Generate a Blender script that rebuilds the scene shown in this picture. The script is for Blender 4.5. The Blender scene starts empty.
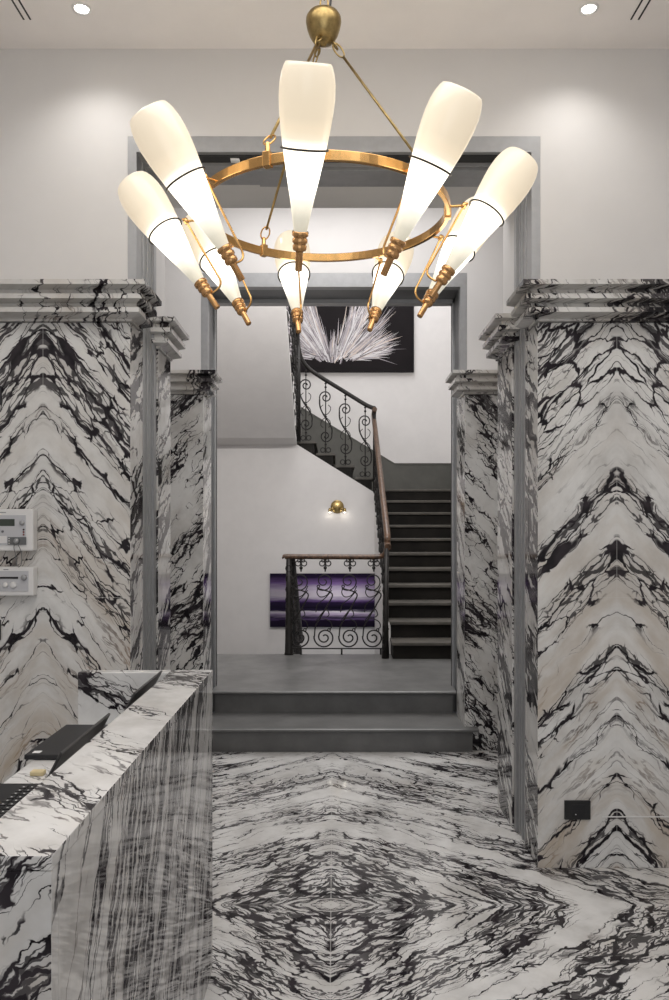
import bpy, bmesh, math, random
from math import sin, cos, pi, radians, sqrt, atan2
from mathutils import Vector, Matrix

random.seed(7)
S = bpy.context.scene
C = S.collection

# ------------------------------------------------------------------ camera, exposure, lights
H = 1.45
cam_d = bpy.data.cameras.new('camera')
cam_d.sensor_fit = 'VERTICAL'; cam_d.sensor_height = 36.0
cam_d.lens = 780 / 1000 * 36.0
cam_d.shift_y = 0.030
cam_d.shift_x = 0.0005
cam_d.clip_start = 0.02
cam = bpy.data.objects.new('camera', cam_d); C.objects.link(cam)
cam.location = (0, 0, H); cam.rotation_euler = (pi / 2, 0, 0)
S.camera = cam

S.view_settings.view_transform = 'Standard'
S.view_settings.look = 'None'
S.view_settings.gamma = 1.0
S.view_settings.use_curve_mapping = False
S.view_settings.exposure = 0.38
S.cycles.use_denoising = True
S.cycles.max_bounces = 8
S.cycles.sample_clamp_indirect = 6.0

w = bpy.data.worlds.new('world'); S.world = w; w.use_nodes = True
w.node_tree.nodes['Background'].inputs[0].default_value = (0.80, 0.86, 0.95, 1)
w.node_tree.nodes['Background'].inputs[1].default_value = 0.6


def area(name, loc, rot, sx, sy, power, col=(1, 1, 1)):
    l = bpy.data.lights.new(name, 'AREA'); l.shape = 'RECTANGLE'
    l.size = sx; l.size_y = sy; l.energy = power; l.color = col
    o = bpy.data.objects.new(name, l); C.objects.link(o)
    o.location = loc; o.rotation_euler = rot
    return o


def spot(name, loc, power, angle=100, blend=0.6, col=(1, 0.97, 0.93), r=0.04, rot=(0, 0, 0)):
    l = bpy.data.lights.new(name, 'SPOT'); l.energy = power; l.color = col
    l.spot_size = radians(angle); l.spot_blend = blend; l.shadow_soft_size = r
    o = bpy.data.objects.new(name, l); C.objects.link(o)
    o.location = loc; o.rotation_euler = rot
    return o


# added frontal fill, as daylight from an assumed glazed entrance behind the camera
area('entrance_fill', (0, -2.9, 1.75), (pi / 2, 0, 0), 3.6, 3.2, 17, (1.0, 0.985, 0.97))
# added fill high over the lobby, without a fitting; skylight over the stairwell
area('lobby_fill', (0, 1.0, 3.58), (0, 0, 0), 2.6, 2.2, 40, (1, 0.97, 0.94))
area('stairwell_skylight', (0.35, 8.9, 6.5), (0, 0, 0), 2.2, 3.2, 95, (1, 0.985, 0.97))
area('vestibule_ceiling_light', (0, 4.7, 3.75), (0, 0, 0), 1.6, 0.5, 16, (1, 0.98, 0.97))
area('stairwell_fill', (0, 5.80, 3.35), (radians(62), 0, 0), 1.6, 0.15, 38, (1, 0.97, 0.94))  # added fill above the door to brighten stairwell wall and soffit, no fitting
for sx in (-1.045, 1.055):
    spot('downlight_beam', (sx, 3.23, 3.585), 8, 130, 0.9)


# ------------------------------------------------------------------ node helpers
class G:
    def __init__(self, name):
        self.m = bpy.data.materials.new(name); self.m.use_nodes = True
        self.t = self.m.node_tree; self.n = self.t.nodes; self.L = self.t.links
        self.bsdf = self.n['Principled BSDF']

    def _in(self, node, idx, v):
        if v is None: return
        if hasattr(v, 'is_output'): self.L.new(v, node.inputs[idx])
        else: node.inputs[idx].default_value = v

    def math(self, op, a, b=None, c=None, clamp=False):
        n = self.n.new('ShaderNodeMath'); n.operation = op; n.use_clamp = clamp
        self._in(n, 0, a); self._in(n, 1, b); self._in(n, 2, c)
        return n.outputs[0]

    def add(self, a, b): return self.math('ADD', a, b)
    def sub(self, a, b): return self.math('SUBTRACT', a, b)
    def mul(self, a, b): return self.math('MULTIPLY', a, b)
    def abs(self, a): return self.math('ABSOLUTE', a)

    def pos(self):
        g = self.n.new('ShaderNodeNewGeometry'); s = self.n.new('ShaderNodeSeparateXYZ')
        self.L.new(g.outputs['Position'], s.inputs[0]); return s.outputs

    def obj(self):
        g = self.n.new('ShaderNodeTexCoord'); s = self.n.new('ShaderNodeSeparateXYZ')
        self.L.new(g.outputs['Object'], s.inputs[0]); return s.outputs

    def vec(self, x, y, z):
        n = self.n.new('ShaderNodeCombineXYZ')
        self._in(n, 0, x); self._in(n, 1, y); self._in(n, 2, z); return n.outputs[0]

    def noise(self, v, scale=1.0, detail=2.0, rough=0.5, dist=0.0):
        n = self.n.new('ShaderNodeTexNoise'); self.L.new(v, n.inputs['Vector'])
        n.inputs['Scale'].default_value = scale; n.inputs['Detail'].default_value = detail
        n.inputs['Roughness'].default_value = rough; n.inputs['Distortion'].default_value = dist
        return n.outputs[0]

    def vor(self, v, scale=1.0):
        n = self.n.new('ShaderNodeTexVoronoi'); n.feature = 'DISTANCE_TO_EDGE'
        self.L.new(v, n.inputs['Vector']); n.inputs['Scale'].default_value = scale
        return n.outputs['Distance']

    def smooth(self, v, lo, hi, a=0.0, b=1.0):
        n = self.n.new('ShaderNodeMapRange'); n.interpolation_type = 'SMOOTHSTEP'
        self._in(n, 0, v); self._in(n, 1, lo); self._in(n, 2, hi); self._in(n, 3, a); self._in(n, 4, b)
        return n.outputs[0]

    def ramp(self, v, stops, interp='LINEAR'):
        n = self.n.new('ShaderNodeValToRGB'); self.L.new(v, n.inputs[0]); cr = n.color_ramp
        cr.interpolation = interp
        while len(cr.elements) < len(stops): cr.elements.new(0.5)
        for e, (p, c) in zip(cr.elements, sorted(stops)):
            e.position = p; e.color = (*c, 1) if len(c) == 3 else c
        return n.outputs[0]

    def mix(self, f, a, b):
        n = self.n.new('ShaderNodeMix'); n.data_type = 'RGBA'
        self._in(n, 0, f)
        for i, v in ((6, a), (7, b)):
            if hasattr(v, 'is_output'): self.L.new(v, n.inputs[i])
            else: n.inputs[i].default_value = (*v, 1)
        return n.outputs[2]

    def base(self, c):
        if hasattr(c, 'is_output'): self.L.new(c, self.bsdf.inputs['Base Color'])
        else: self.bsdf.inputs['Base Color'].default_value = (*c, 1)

    def set(self, rough=0.5, metal=0.0, spec=0.5):
        self.bsdf.inputs['Roughness'].default_value = rough
        self.bsdf.inputs['Metallic'].default_value = metal
        self.bsdf.inputs['Specular IOR Level'].default_value = spec
        return self.m

    def bump(self, h, strength=0.2, dist=0.01):
        n = self.n.new('ShaderNodeBump'); n.inputs['Strength'].default_value = strength
        n.inputs['Distance'].default_value = dist
        self.L.new(h, n.inputs['Height']); self.L.new(n.outputs[0], self.bsdf.inputs['Normal'])


def plain(name, col, rough=0.5, metal=0.0, spec=0.5, var=0.06, scale=6.0, bump=0.0):
    g = G(name); P = g.pos(); v = g.vec(P[0], P[1], P[2])
    n = g.noise(v, scale, 4, 0.6)
    k = tuple(max(0, c * (1 - var)) for c in col); l = tuple(min(1, c * (1 + var)) for c in col)
    g.base(g.mix(g.smooth(n, 0.3, 0.7), k, l))
    if bump: g.bump(n, bump, 0.004)
    return g.set(rough, metal, spec)


def marble(name, fn, bands=None, srange=(0, 3), warp=0.16, bf=3.2, lf=0.5, lo=0.45, hi=0.75, cs=16, cl=5, width=0.17,
           seed=0.0, tan=0.35, rough=0.07, hair=0.7, white=(0.74, 0.735, 0.72), seams=None, fill=1.0, tanfn=None, bw=1.45, spec=0.3):
    """Breccia marble: dark veins that split into a net round pale islands, gathered into bands across s and drawn out along l."""
    g = G(name); P = g.pos()
    s, l, q = fn(g, P[0], P[1], P[2])
    q = g.add(q, seed)
    base_v = g.vec(s, l, q)
    w1 = g.noise(base_v, 1.7, 3, 0.55)
    w2 = g.noise(base_v, 9.0, 3, 0.6)
    w3 = g.noise(base_v, 34.0, 3, 0.65)
    s2 = g.add(g.add(s, g.mul(g.sub(w1, 0.5), warp)), g.add(g.mul(g.sub(w2, 0.5), 0.055), g.mul(g.sub(w3, 0.5), 0.020)))
    low = g.noise(g.vec(g.mul(s2, bf), g.mul(l, lf), q), 1.0, 3, 0.6)
    if bands:
        t = g.math('DIVIDE', g.sub(s2, srange[0]), srange[1] - srange[0])
        acc = None
        for h in (bands[0::2], bands[1::2]):
            stops = []
            for (p, hw, a) in h:
                pp = (p - srange[0]) / (srange[1] - srange[0]); hh = hw * bw / (srange[1] - srange[0])
                stops += [(pp - hh, (0, 0, 0)), (pp, (a, a, a)), (pp + hh, (0, 0, 0))]
            r = g.ramp(t, sorted(stops)[:32])
            acc = r if acc is None else g.math('MAXIMUM', acc, r)
        mod = g.smooth(g.noise(g.vec(g.mul(s2, 1.6), g.mul(l, 2.2), g.add(q, 4.2)), 1.0, 2), 0.30, 0.68, 0.35, 1.15)
        mask = g.math('ADD', g.mul(acc, mod), g.mul(g.smooth(low, lo + 0.06, hi + 0.08), 0.55), clamp=True)
    else:
        mask = g.smooth(low, lo, hi)
    n1 = g.noise(g.vec(g.mul(s2, cs * 0.55), g.mul(l, cl * 0.8), g.add(q, 1.1)), 1.0, 3, 0.6)
    n2 = g.noise(g.vec(g.mul(s2, cs * 0.55), g.mul(l, cl * 0.8), g.add(q, 6.1)), 1.0, 3, 0.6)
    cell_v = g.vec(g.add(g.mul(s2, cs), g.mul(g.sub(n1, 0.5), 1.5)), g.add(g.mul(l, cl), g.mul(g.sub(n2, 0.5), 1.6)), g.mul(q, 3.0))
    e = g.vor(cell_v, 1.0)
    e2 = g.vor(g.vec(g.add(g.mul(s2, cs * 2.7), g.mul(n2, 2.6)), g.add(g.mul(l, cl * 2.0), g.mul(n1, 2.6)), g.mul(q, 5.0)), 1.0)
    vary = g.smooth(g.noise(cell_v, 0.8, 2), 0.3, 0.7, 0.35, 1.5)
    wv = g.mul(g.mul(mask, width), vary)
    v1 = g.mul(g.smooth(e, g.mul(wv, 0.5), g.add(wv, 0.003), 1.0, 0.0), g.smooth(mask, 0.06, 0.25))
    wv2 = g.mul(g.math('POWER', mask, 1.3), width * 1.3)
    v2 = g.mul(g.smooth(e2, g.mul(wv2, 0.5), g.add(wv2, 0.003), 1.0, 0.0), g.smooth(mask, 0.22, 0.5))
    core = g.mul(g.smooth(mask, 0.80, 1.0), g.smooth(g.noise(cell_v, 0.9, 3), 0.55, 0.63))
    h1 = g.abs(g.sub(g.noise(g.vec(g.mul(s2, 7.5), g.mul(l, 1.5), g.add(q, 9.0)), 1.0, 4, 0.6), 0.5))
    hv = g.mul(g.smooth(h1, 0.0, 0.018, 1.0, 0.0), g.smooth(g.noise(base_v, 3.1, 2), 0.45, 0.65))
    dark = g.math('MAXIMUM', g.math('MAXIMUM', v1, g.mul(v2, 0.9)), g.mul(core, fill), clamp=True)
    hair_a = g.mul(g.mul(hv, hair), g.sub(1.0, dark))
    # stone ground: cool white, tan clouds, soft grey halo near the bands
    cloud = g.noise(base_v, 4.0, 5, 0.65)
    ground = g.mix(g.smooth(cloud, 0.35, 0.75), white, tuple(c * q2 for c, q2 in zip(white, (.70, .69, .68))))
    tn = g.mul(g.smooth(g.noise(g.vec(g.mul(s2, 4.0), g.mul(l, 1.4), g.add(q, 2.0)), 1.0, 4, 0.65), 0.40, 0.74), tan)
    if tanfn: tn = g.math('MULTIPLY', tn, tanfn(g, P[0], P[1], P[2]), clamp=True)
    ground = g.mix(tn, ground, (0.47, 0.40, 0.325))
    ground = g.mix(g.mul(mask, 0.22), ground, (0.30, 0.29, 0.30))
    inkn = g.smooth(g.noise(base_v, 14, 2), 0.3, 0.7)
    ink = g.mix(inkn, (0.006, 0.005, 0.007), (0.030, 0.024, 0.029))
    hc = g.mix(g.math('MULTIPLY', tn, 1.6, clamp=True), (0.05, 0.045, 0.05), (0.24, 0.15, 0.09))
    col = g.mix(dark, g.mix(hair_a, ground, hc), ink)
    if seams:
        sm = seams(g, P[0], P[1], P[2])
        col = g.mix(sm, col, (0.62, 0.61, 0.59))
    g.base(col)
    return g.set(rough, 0.0, spec)


def lines(g, coord, ats, half=0.0014):
    out = None
    for a in ats:
        k = g.math('LESS_THAN', g.abs(g.sub(coord, a)), half)
        out = k if out is None else g.math('MAXIMUM', out, k)
    return g.mul(out, 0.55)


# ------------------------------------------------------------------ mesh helpers
class MB:
    def __init__(self): self.v = []; self.f = []; self.mi = []; self.sm = []

    def face(self, idx, m=0, smooth=False): self.f.append(tuple(idx)); self.mi.append(m); self.sm.append(smooth)

    def box(self, x0, x1, y0, y1, z0, z1, m=0, front=None, left=None, right=None, top=None, back=None, bottom=None):
        b = len(self.v)
        self.v += [(x0, y0, z0), (x1, y0, z0), (x1, y1, z0), (x0, y1, z0), (x0, y0, z1), (x1, y0, z1), (x1, y1, z1), (x0, y1, z1)]
        pick = lambda a: m if a is None else a
        for q, mm in (((0, 1, 5, 4), front), ((1, 2, 6, 5), right), ((2, 3, 7, 6), back), ((3, 0, 4, 7), left), ((4, 5, 6, 7), top), ((3, 2, 1, 0), bottom)):
            self.face([b + i for i in q], pick(mm))
        return self

    def hexa(self, pts, m=0):
        b = len(self.v); self.v += [tuple(p) for p in pts]
        for q in ((0, 1, 5, 4), (1, 2, 6, 5), (2, 3, 7, 6), (3, 0, 4, 7), (4, 5, 6, 7), (3, 2, 1, 0)):
            self.face([b + i for i in q], m)
        return self

    def prism(self, poly, axis, a, b, m=0):
        """poly of 2D points; axis 'y': (x,z) pushed from y=a to b; 'x': (y,z); 'z': (x,y)."""
        n = len(poly); s = len(self.v)
        mk = {'y': lambda p, t: (p[0], t, p[1]), 'x': lambda p, t: (t, p[0], p[1]), 'z': lambda p, t: (p[0], p[1], t)}[axis]
        self.v += [mk(p, a) for p in poly] + [mk(p, b) for p in poly]
        self.face([s + i for i in range(n)], m); self.face([s + n + i for i in reversed(range(n))], m)
        for i in range(n):
            j = (i + 1) % n; self.face((s + i, s + n + i, s + n + j, s + j), m)
        return self

    def tube(self, pts, r, n=8, m=0, closed=False, flat=1.0, up=None):
        pts = [Vector(p) for p in pts]; k = len(pts); s = len(self.v)
        rr = r if isinstance(r, (list, tuple)) else [r] * k
        prev = None
        for i, p in enumerate(pts):
            if closed: t = pts[(i + 1) % k] - pts[i - 1]
            else: t = pts[min(i + 1, k - 1)] - pts[max(i - 1, 0)]
            if t.length < 1e-9: t = Vector((0, 0, 1))
            t.normalize()
            if up is not None: a = Vector(up)
            elif prev is not None: a = prev
            else: a = Vector((0, 0, 1)) if abs(t.z) < 0.9 else Vector((1, 0, 0))
            a = a - t * a.dot(t)
            if a.length < 1e-6: a = t.orthogonal()
            a.normalize(); b = t.cross(a); prev = a
            for j in range(n):
                th = 2 * pi * j / n
                self.v.append(tuple(p + a * (cos(th) * rr[i]) + b * (sin(th) * rr[i] * flat)))
        segs = k if closed else k - 1
        for i in range(segs):
            i2 = (i + 1) % k
            for j in range(n):
                j2 = (j + 1) % n
                self.face((s + i * n + j, s + i * n + j2, s + i2 * n + j2, s + i2 * n + j), m, True)
        if not closed:
            self.face([s + j for j in reversed(range(n))], m); self.face([s + (k - 1) * n + j for j in range(n)], m)
        return self

    def bar(self, p0, p1, wx, wz, m=0):
        """rectangular bar between two points"""
        p0 = Vector(p0); p1 = Vector(p1); t = (p1 - p0).normalized()
        a = Vector((0, 0, 1)) if abs(t.z) < 0.95 else Vector((0, 1, 0))
        b = t.cross(a).normalized(); a = b.cross(t).normalized()
        P = []
        for p in (p0, p1):
            P += [p - b * wx / 2 - a * wz / 2, p + b * wx / 2 - a * wz / 2, p + b * wx / 2 + a * wz / 2, p - b * wx / 2 + a * wz / 2]
        return self.hexa([P[i] for i in (0, 1, 2, 3, 4, 5, 6, 7)], m)

    def lathe(self, prof, n=32, m=0, origin=(0, 0, 0), mat=None, cap0=False, cap1=False):
        """prof of (radius, height) turned about Z (then through mat)"""
        s = len(self.v); o = Vector(origin)
        for (r, z) in prof:
            for j in range(n):
                p = Vector((r * cos(2 * pi * j / n), r * sin(2 * pi * j / n), z))
                if mat is not None: p = mat @ p
                self.v.append(tuple(p + o))
        for i in range(len(prof) - 1):
            for j in range(n):
                j2 = (j + 1) % n
                self.face((s + i * n + j, s + i * n + j2, s + (i + 1) * n + j2, s + (i + 1) * n + j), m, True)
        if cap0: self.face([s + j for j in reversed(range(n))], m)
        if cap1: self.face([s + (len(prof) - 1) * n + j for j in range(n)], m)
        return self

    def build(self, name, mats, parent=None, bevel=0.0, loc=None):
        me = bpy.data.meshes.new(name); me.from_pydata(self.v, [], self.f)
        if not isinstance(mats, (list, tuple)): mats = [mats]
        for m in mats: me.materials.append(m)
        for p, mi, sm in zip(me.polygons, self.mi, self.sm): p.material_index = mi; p.use_smooth = sm
        bm = bmesh.new(); bm.from_mesh(me); bmesh.ops.recalc_face_normals(bm, faces=bm.faces); bm.to_mesh(me); bm.free()
        o = bpy.data.objects.new(name, me); C.objects.link(o)
        if parent is not None: o.parent = parent
        if loc is not None: o.location = loc
        if bevel:
            b = o.modifiers.new('bevel', 'BEVEL'); b.width = bevel; b.segments = 2; b.limit_method = 'ANGLE'; b.angle_limit = radians(40)
        return o


def tag(o, label, cat, group=None):
    o['label'] = label; o['category'] = cat
    if group: o['group'] = group
    return o


def thing(name, label, cat, loc=(0, 0, 0), rz=0.0, group=None):
    o = bpy.data.objects.new(name, None); C.objects.link(o); o.location = loc; o.rotation_euler = (0, 0, rz)
    o.empty_display_size = 0.1
    return tag(o, label, cat, group)


def part(mb, name, mats, root, bevel=0.0):
    """builds in world space a part whose thing sits elsewhere"""
    o = mb.build(name, mats, None, bevel)
    o.parent = root
    M = Matrix.Identity(4); q = root
    loc = Vector((0, 0, 0))
    while q is not None: loc += Vector(q.location); q = q.parent
    for v in o.data.vertices: v.co -= loc
    return o


def struct(mb, name, mats, bevel=0.0):
    o = mb.build(name, mats, None, bevel); o['kind'] = 'structure'; return o


# ------------------------------------------------------------------ materials
WHITE = plain('wall_paint', (0.66, 0.645, 0.635), 0.75, var=0.02, scale=3)
CEILP = plain('ceiling_paint', (0.80, 0.765, 0.75), 0.8, var=0.015)
HALLW = plain('stairwell_paint', (0.70, 0.68, 0.67), 0.75, var=0.02)
METAL = plain('brushed_grey_metal', (0.38, 0.383, 0.39), 0.40, 0.55, var=0.05, scale=20)
METALD = plain('dark_grey_metal', (0.16, 0.165, 0.17), 0.4, 0.5)
BLACK = plain('black_plastic', (0.012, 0.012, 0.013), 0.35)
DARKGAP = plain('dark_gap', (0.02, 0.02, 0.02), 0.7)
BRASS = plain('polished_brass', (0.72, 0.42, 0.16), 0.22, 1.0, var=0.08, scale=30)
BRASSD = plain('aged_brass', (0.36, 0.26, 0.11), 0.33, 1.0, var=0.25, scale=40)
COPPER = plain('copper_cap', (0.60, 0.34, 0.15), 0.25, 1.0, var=0.1, scale=40)
WIRE = plain('blackened_wire', (0.03, 0.025, 0.02), 0.4, 0.6)
IRON = plain('wrought_iron', (0.014, 0.012, 0.011), 0.5, 0.3)
STONE = plain('grey_step_stone', (0.140, 0.139, 0.137), 0.38, var=0.16, scale=5)
DSTONE = plain('dark_stair_stone', (0.011, 0.0095, 0.008), 0.6, 0.0, 0.15, var=0.4, scale=4)
TREAD = plain('worn_stair_tread', (0.085, 0.078, 0.068), 0.5, 0.0, 0.3, var=0.2, scale=6)
DADO = plain('olive_grey_dado', (0.095, 0.093, 0.083), 0.6, var=0.12, scale=4)
PANELW = plain('white_plastic', (0.72, 0.71, 0.70), 0.4, var=0.01)
PANELG = plain('grey_panel_plastic', (0.50, 0.50, 0.52), 0.45, var=0.02)
LCD = plain('lcd_glass', (0.045, 0.055, 0.045), 0.15)
LAP = plain('laptop_black', (0.016, 0.016, 0.018), 0.42, 0.2, var=0.05)
LAPL = plain('laptop_lid', (0.055, 0.053, 0.052), 0.36, 0.5, var=0.05)
STICK = plain('white_sticker', (0.8, 0.8, 0.8), 0.6, var=0.01)
YELLOW = plain('yellow_pad', (0.66, 0.55, 0.32), 0.6, var=0.03)


def wood_mat():
    g = G('handrail_wood'); P = g.pos()
    n = g.noise(g.vec(g.mul(P[0], 3), g.mul(P[1], 3), g.mul(P[2], 3)), 14, 4, 0.6, 0.5)
    g.base(g.mix(g.smooth(n, 0.35, 0.65), (0.040, 0.019, 0.009), (0.125, 0.066, 0.036)))
    return g.set(0.35)


WOOD = wood_mat()


def emis(name, col, strength):
    g = G(name); g.base(tuple(min(1, c) for c in col))
    g.bsdf.inputs['Emission Color'].default_value = (*col, 1); g.bsdf.inputs['Emission Strength'].default_value = strength
    return g.set(0.4)


BULB = emis('sconce_bulb', (1, 0.93, 0.82), 3.0)
LAMPE = emis('downlight_lamp', (1, 0.97, 0.92), 12.0)


def shade_mat():
    """opal glass lit by a bulb low in the cone: brightest round the bulb, cream towards the open rim"""
    g = G('opal_glass'); O = g.obj()
    t = g.math('DIVIDE', O[2], 0.395)
    col = g.ramp(t, [(0.0, (0.80, 0.74, 0.58)), (0.14, (0.95, 0.90, 0.74)), (0.3, (1, 0.95, 0.84)), (0.5, (1, 0.93, 0.79)), (0.62, (1, 0.82, 0.58)), (1.0, (1, 0.83, 0.61))])
    k = g.ramp(t, [(0.0, (0.10,) * 3), (0.10, (0.11,) * 3), (0.22, (0.19,) * 3), (0.36, (0.60,) * 3), (0.48, (0.50,) * 3), (0.58, (0.15,) * 3), (0.70, (0.115,) * 3), (1.0, (0.10,) * 3)])
    g.base((0.50, 0.465, 0.39))
    g.L.new(col, g.bsdf.inputs['Emission Color'])
    g.L.new(g.mul(k, 4.0), g.bsdf.inputs['Emission Strength'])
    return g.set(0.22)


OPAL = shade_mat()

# marbles; each says which way its veins run: returns (across, along, third)
AXL, AXR = -1.248, 1.213      # book-match axes of the two front piers
LB = [(2.84, .07, .9), (2.72, .06, .9), (2.60, .06, 1.0), (2.47, .06, 1.0), (2.34, .05, .55), (2.28, .10, .95), (2.13, .05, .8), (1.98, .045, .55), (1.80, .05, .35), (1.69, .045, .75), (1.62, .03, .6), (1.46, .10, .9),
      (1.25, .04, .5), (1.13, .05, .5), (0.98, .04, .3), (0.82, .05, .5), (0.55, .05, .6), (0.3, .06, .4)]
RB = [(2.80, .07, 1.0), (2.68, .06, .9), (2.57, .05, .7), (2.46, .07, 1.1), (2.36, .05, .7), (2.27, .08, 1.0), (2.17, .05, .8), (2.02, .05, .9), (1.70, .045, .95), (1.62, .03, .7), (1.40, .06, .9), (1.30, .05, .8), (1.15, .04, .35),
      (0.98, .05, .9), (0.89, .03, .6), (0.66, .04, .45), (0.40, .05, .6), (0.22, .06, .9), (0.08, .06, .9)]


def chevron(ax, k):
    def f(g, X, Y, Z):
        u = g.abs(g.sub(X, ax))
        rnd = g.math('SQRT', g.add(g.mul(u, u), 0.0002))
        return g.add(Z, g.mul(rnd, k)), g.sub(g.mul(rnd, 0.8), g.mul(Z, 0.45)), g.mul(Y, 1.0)
    return f


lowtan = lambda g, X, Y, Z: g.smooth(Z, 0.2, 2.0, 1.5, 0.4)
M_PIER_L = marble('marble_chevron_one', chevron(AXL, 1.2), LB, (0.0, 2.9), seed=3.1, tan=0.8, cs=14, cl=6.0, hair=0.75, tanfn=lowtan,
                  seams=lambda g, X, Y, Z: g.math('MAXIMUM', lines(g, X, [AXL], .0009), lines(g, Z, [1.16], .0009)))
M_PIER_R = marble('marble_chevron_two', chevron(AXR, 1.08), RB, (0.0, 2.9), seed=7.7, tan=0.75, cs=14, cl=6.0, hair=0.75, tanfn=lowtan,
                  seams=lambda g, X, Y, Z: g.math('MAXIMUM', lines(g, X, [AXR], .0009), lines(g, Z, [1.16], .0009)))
# jamb-side faces in the YZ plane: steep, drawn-out veins
M_SIDE = marble('marble_steep', lambda g, X, Y, Z: (g.sub(g.mul(Z, 0.80), g.mul(Y, 0.60)), g.add(g.mul(Z, 0.60), g.mul(Y, 0.80)), g.mul(X, 0.3)), None, bf=7.0, lf=1.2, lo=0.38, hi=0.66,
                cs=11, cl=3.4, width=0.19, seed=1.3, tan=0.35, warp=0.14, hair=0.8)
# rear piers: dense slanting veins, mirrored about the axis of the passage
M_REAR = marble('marble_slanting', lambda g, X, Y, Z: (g.add(g.mul(g.abs(X), 0.75), g.mul(Z, 0.66)), g.sub(g.mul(g.abs(X), 0.66), g.mul(Z, 0.75)), g.add(Y, g.mul(X, 0.05))),
                None, bf=6.0, lf=1.2, lo=0.36, hi=0.68, cs=26, cl=7.5, width=0.19, seed=5.2, tan=0.3, warp=0.12, hair=0.8)
M_CORN = marble('marble_cornice', lambda g, X, Y, Z: (g.add(g.mul(X, 0.7), g.add(g.mul(Z, 0.5), g.mul(Y, 0.6))), g.sub(g.mul(Z, 0.8), g.mul(X, 0.5)), Y), None, bf=4.0, lf=1.0,
                lo=0.38, hi=0.70, cs=20, cl=9, width=0.19, seed=8.8, tan=0.45, warp=0.1, hair=0.7, white=(0.70, 0.69, 0.67))


def diamond(g, X, Y, Z):
    u = g.abs(g.add(X, 0.012)); v = g.abs(g.sub(Y, 3.017))
    return g.add(g.mul(u, 0.62), g.mul(v, 0.78)), g.sub(g.mul(u, 0.78), g.mul(v, 0.62)), g.add(Z, g.mul(g.add(X, Y), 0.04))


M_FLOOR = marble('marble_floor', diamond, None, bf=7.5, lf=1.3, lo=0.36, hi=0.70, cs=24, cl=5, width=0.15, seed=2.4, tan=0.22, warp=0.16, rough=0.09, hair=0.85,
                 seams=lambda g, X, Y, Z: g.math('MAXIMUM', lines(g, X, [-0.012], .0016), lines(g, Y, [3.017], .0010)), white=(0.76, 0.755, 0.745))
M_DTOP = marble('marble_desk_top', lambda g, X, Y, Z: (g.add(Y, g.mul(X, 0.75)), g.sub(X, g.mul(Y, 0.5)), Z), None, bf=6.0, lf=2.0, lo=0.40, hi=0.74,
                cs=20, cl=6, width=0.13, seed=4.4, tan=0.15, warp=0.16, hair=0.8, white=(0.80, 0.795, 0.785))
M_DSIDE = marble('marble_desk_side', lambda g, X, Y, Z: (g.sub(g.mul(Y, 0.88), g.mul(Z, 0.40)), g.add(g.mul(Z, 0.88), g.mul(Y, 0.40)), X), None, bf=8.0, lf=0.7, lo=0.34, hi=0.68,
                 cs=30, cl=3.2, width=0.16, seed=6.1, tan=0.2, warp=0.06, hair=0.9, rough=0.04, spec=0.5, white=(0.66, 0.655, 0.645))
M_DEND = marble('marble_desk_end', lambda g, X, Y, Z: (g.sub(g.mul(Z, 0.75), g.mul(X, 0.66)), g.add(g.mul(Z, 0.66), g.mul(X, 0.75)), Y), [(1.02, .035, 1.1), (.885, .035, 1.2), (.955, .012, .35), (.75, .03, .8), (.60, .03, .8), (.45, .04, .9)], (.2, 1.3), bf=6.5, lf=0.8, lo=0.5, hi=0.8,
                cs=40, cl=9, width=0.19, seed=12.6, tan=0.9, warp=0.12, hair=0.6)
M_DBACK = marble('marble_desk_return', lambda g, X, Y, Z: (g.add(g.mul(Z, 0.85), g.mul(X, 0.5)), g.sub(g.mul(Z, 0.5), g.mul(X, 0.85)), Y), [(0.405, .05, 1.8), (0.49, .018, .5), (0.33, .015, .3)], (0.2, 0.8),
                 bf=6.5, lf=1, lo=.5, hi=.8, cs=30, cl=7, width=0.19, seed=9.6, tan=0.1, warp=0.06, hair=0.5, white=(0.78, 0.78, 0.775))

# ------------------------------------------------------------------ room shell
YF = 3.345            # faces of the front piers
YW = 3.50             # front wall
YB = 4.13             # its far side
CZ = 3.61
RX = 2.3
st = MB().box(-RX, RX, -3.0, 5.3, -0.1, 0.0); struct(st, 'floor', M_FLOOR)
struct(MB().box(-RX - .1, RX + .1, -3.1, YW, CZ, CZ + 0.12), 'ceiling', CEILP)
struct(MB().box(-RX - .1, -RX, -3.0, YW, 0, CZ), 'wall_left', WHITE)
struct(MB().box(RX, RX + .1, -3.0, YW, 0, CZ), 'wall_right', WHITE)
mb = MB()
mb.box(-RX - .1, -1.8, -3.1, -3.0, 0, CZ); mb.box(1.8, RX + .1, -3.1, -3.0, 0, CZ); mb.box(-1.8, 1.8, -3.1, -3.0, 3.4, CZ)
struct(mb, 'wall_back', WHITE)
# unseen street front behind the viewer, assumed as the opening for daylight
mb = MB()
for x in (-1.8, -0.62, 0.56, 1.74): mb.box(x, x + .06, -3.09, -3.01, 0, 3.4)
mb.box(-1.8, 1.8, -3.09, -3.01, 2.3, 2.36)
struct(mb, 'window_1', METALD)

# front wall with tall opening (white reveals), then the metal lining
OX, OZ = 0.926, 3.217
mb = MB()
for s in (-1, 1):
    x0, x1 = sorted((s * 0.895, s * (RX + .1)))
    xa, xb = sorted((s * OX, s * (RX + .1)))
    mb.box(xa, xb, YW, 3.84, 0, CZ + .5); mb.box(x0, x1, 3.84, YB, 0, CZ + .5)
mb.box(-OX, OX, YW, 3.84, OZ, CZ + .5); mb.box(-0.895, 0.895, 3.84, YB, 3.155, CZ + .5)
struct(mb, 'wall_front', WHITE)

IX, IZ = 0.886, 3.146


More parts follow.
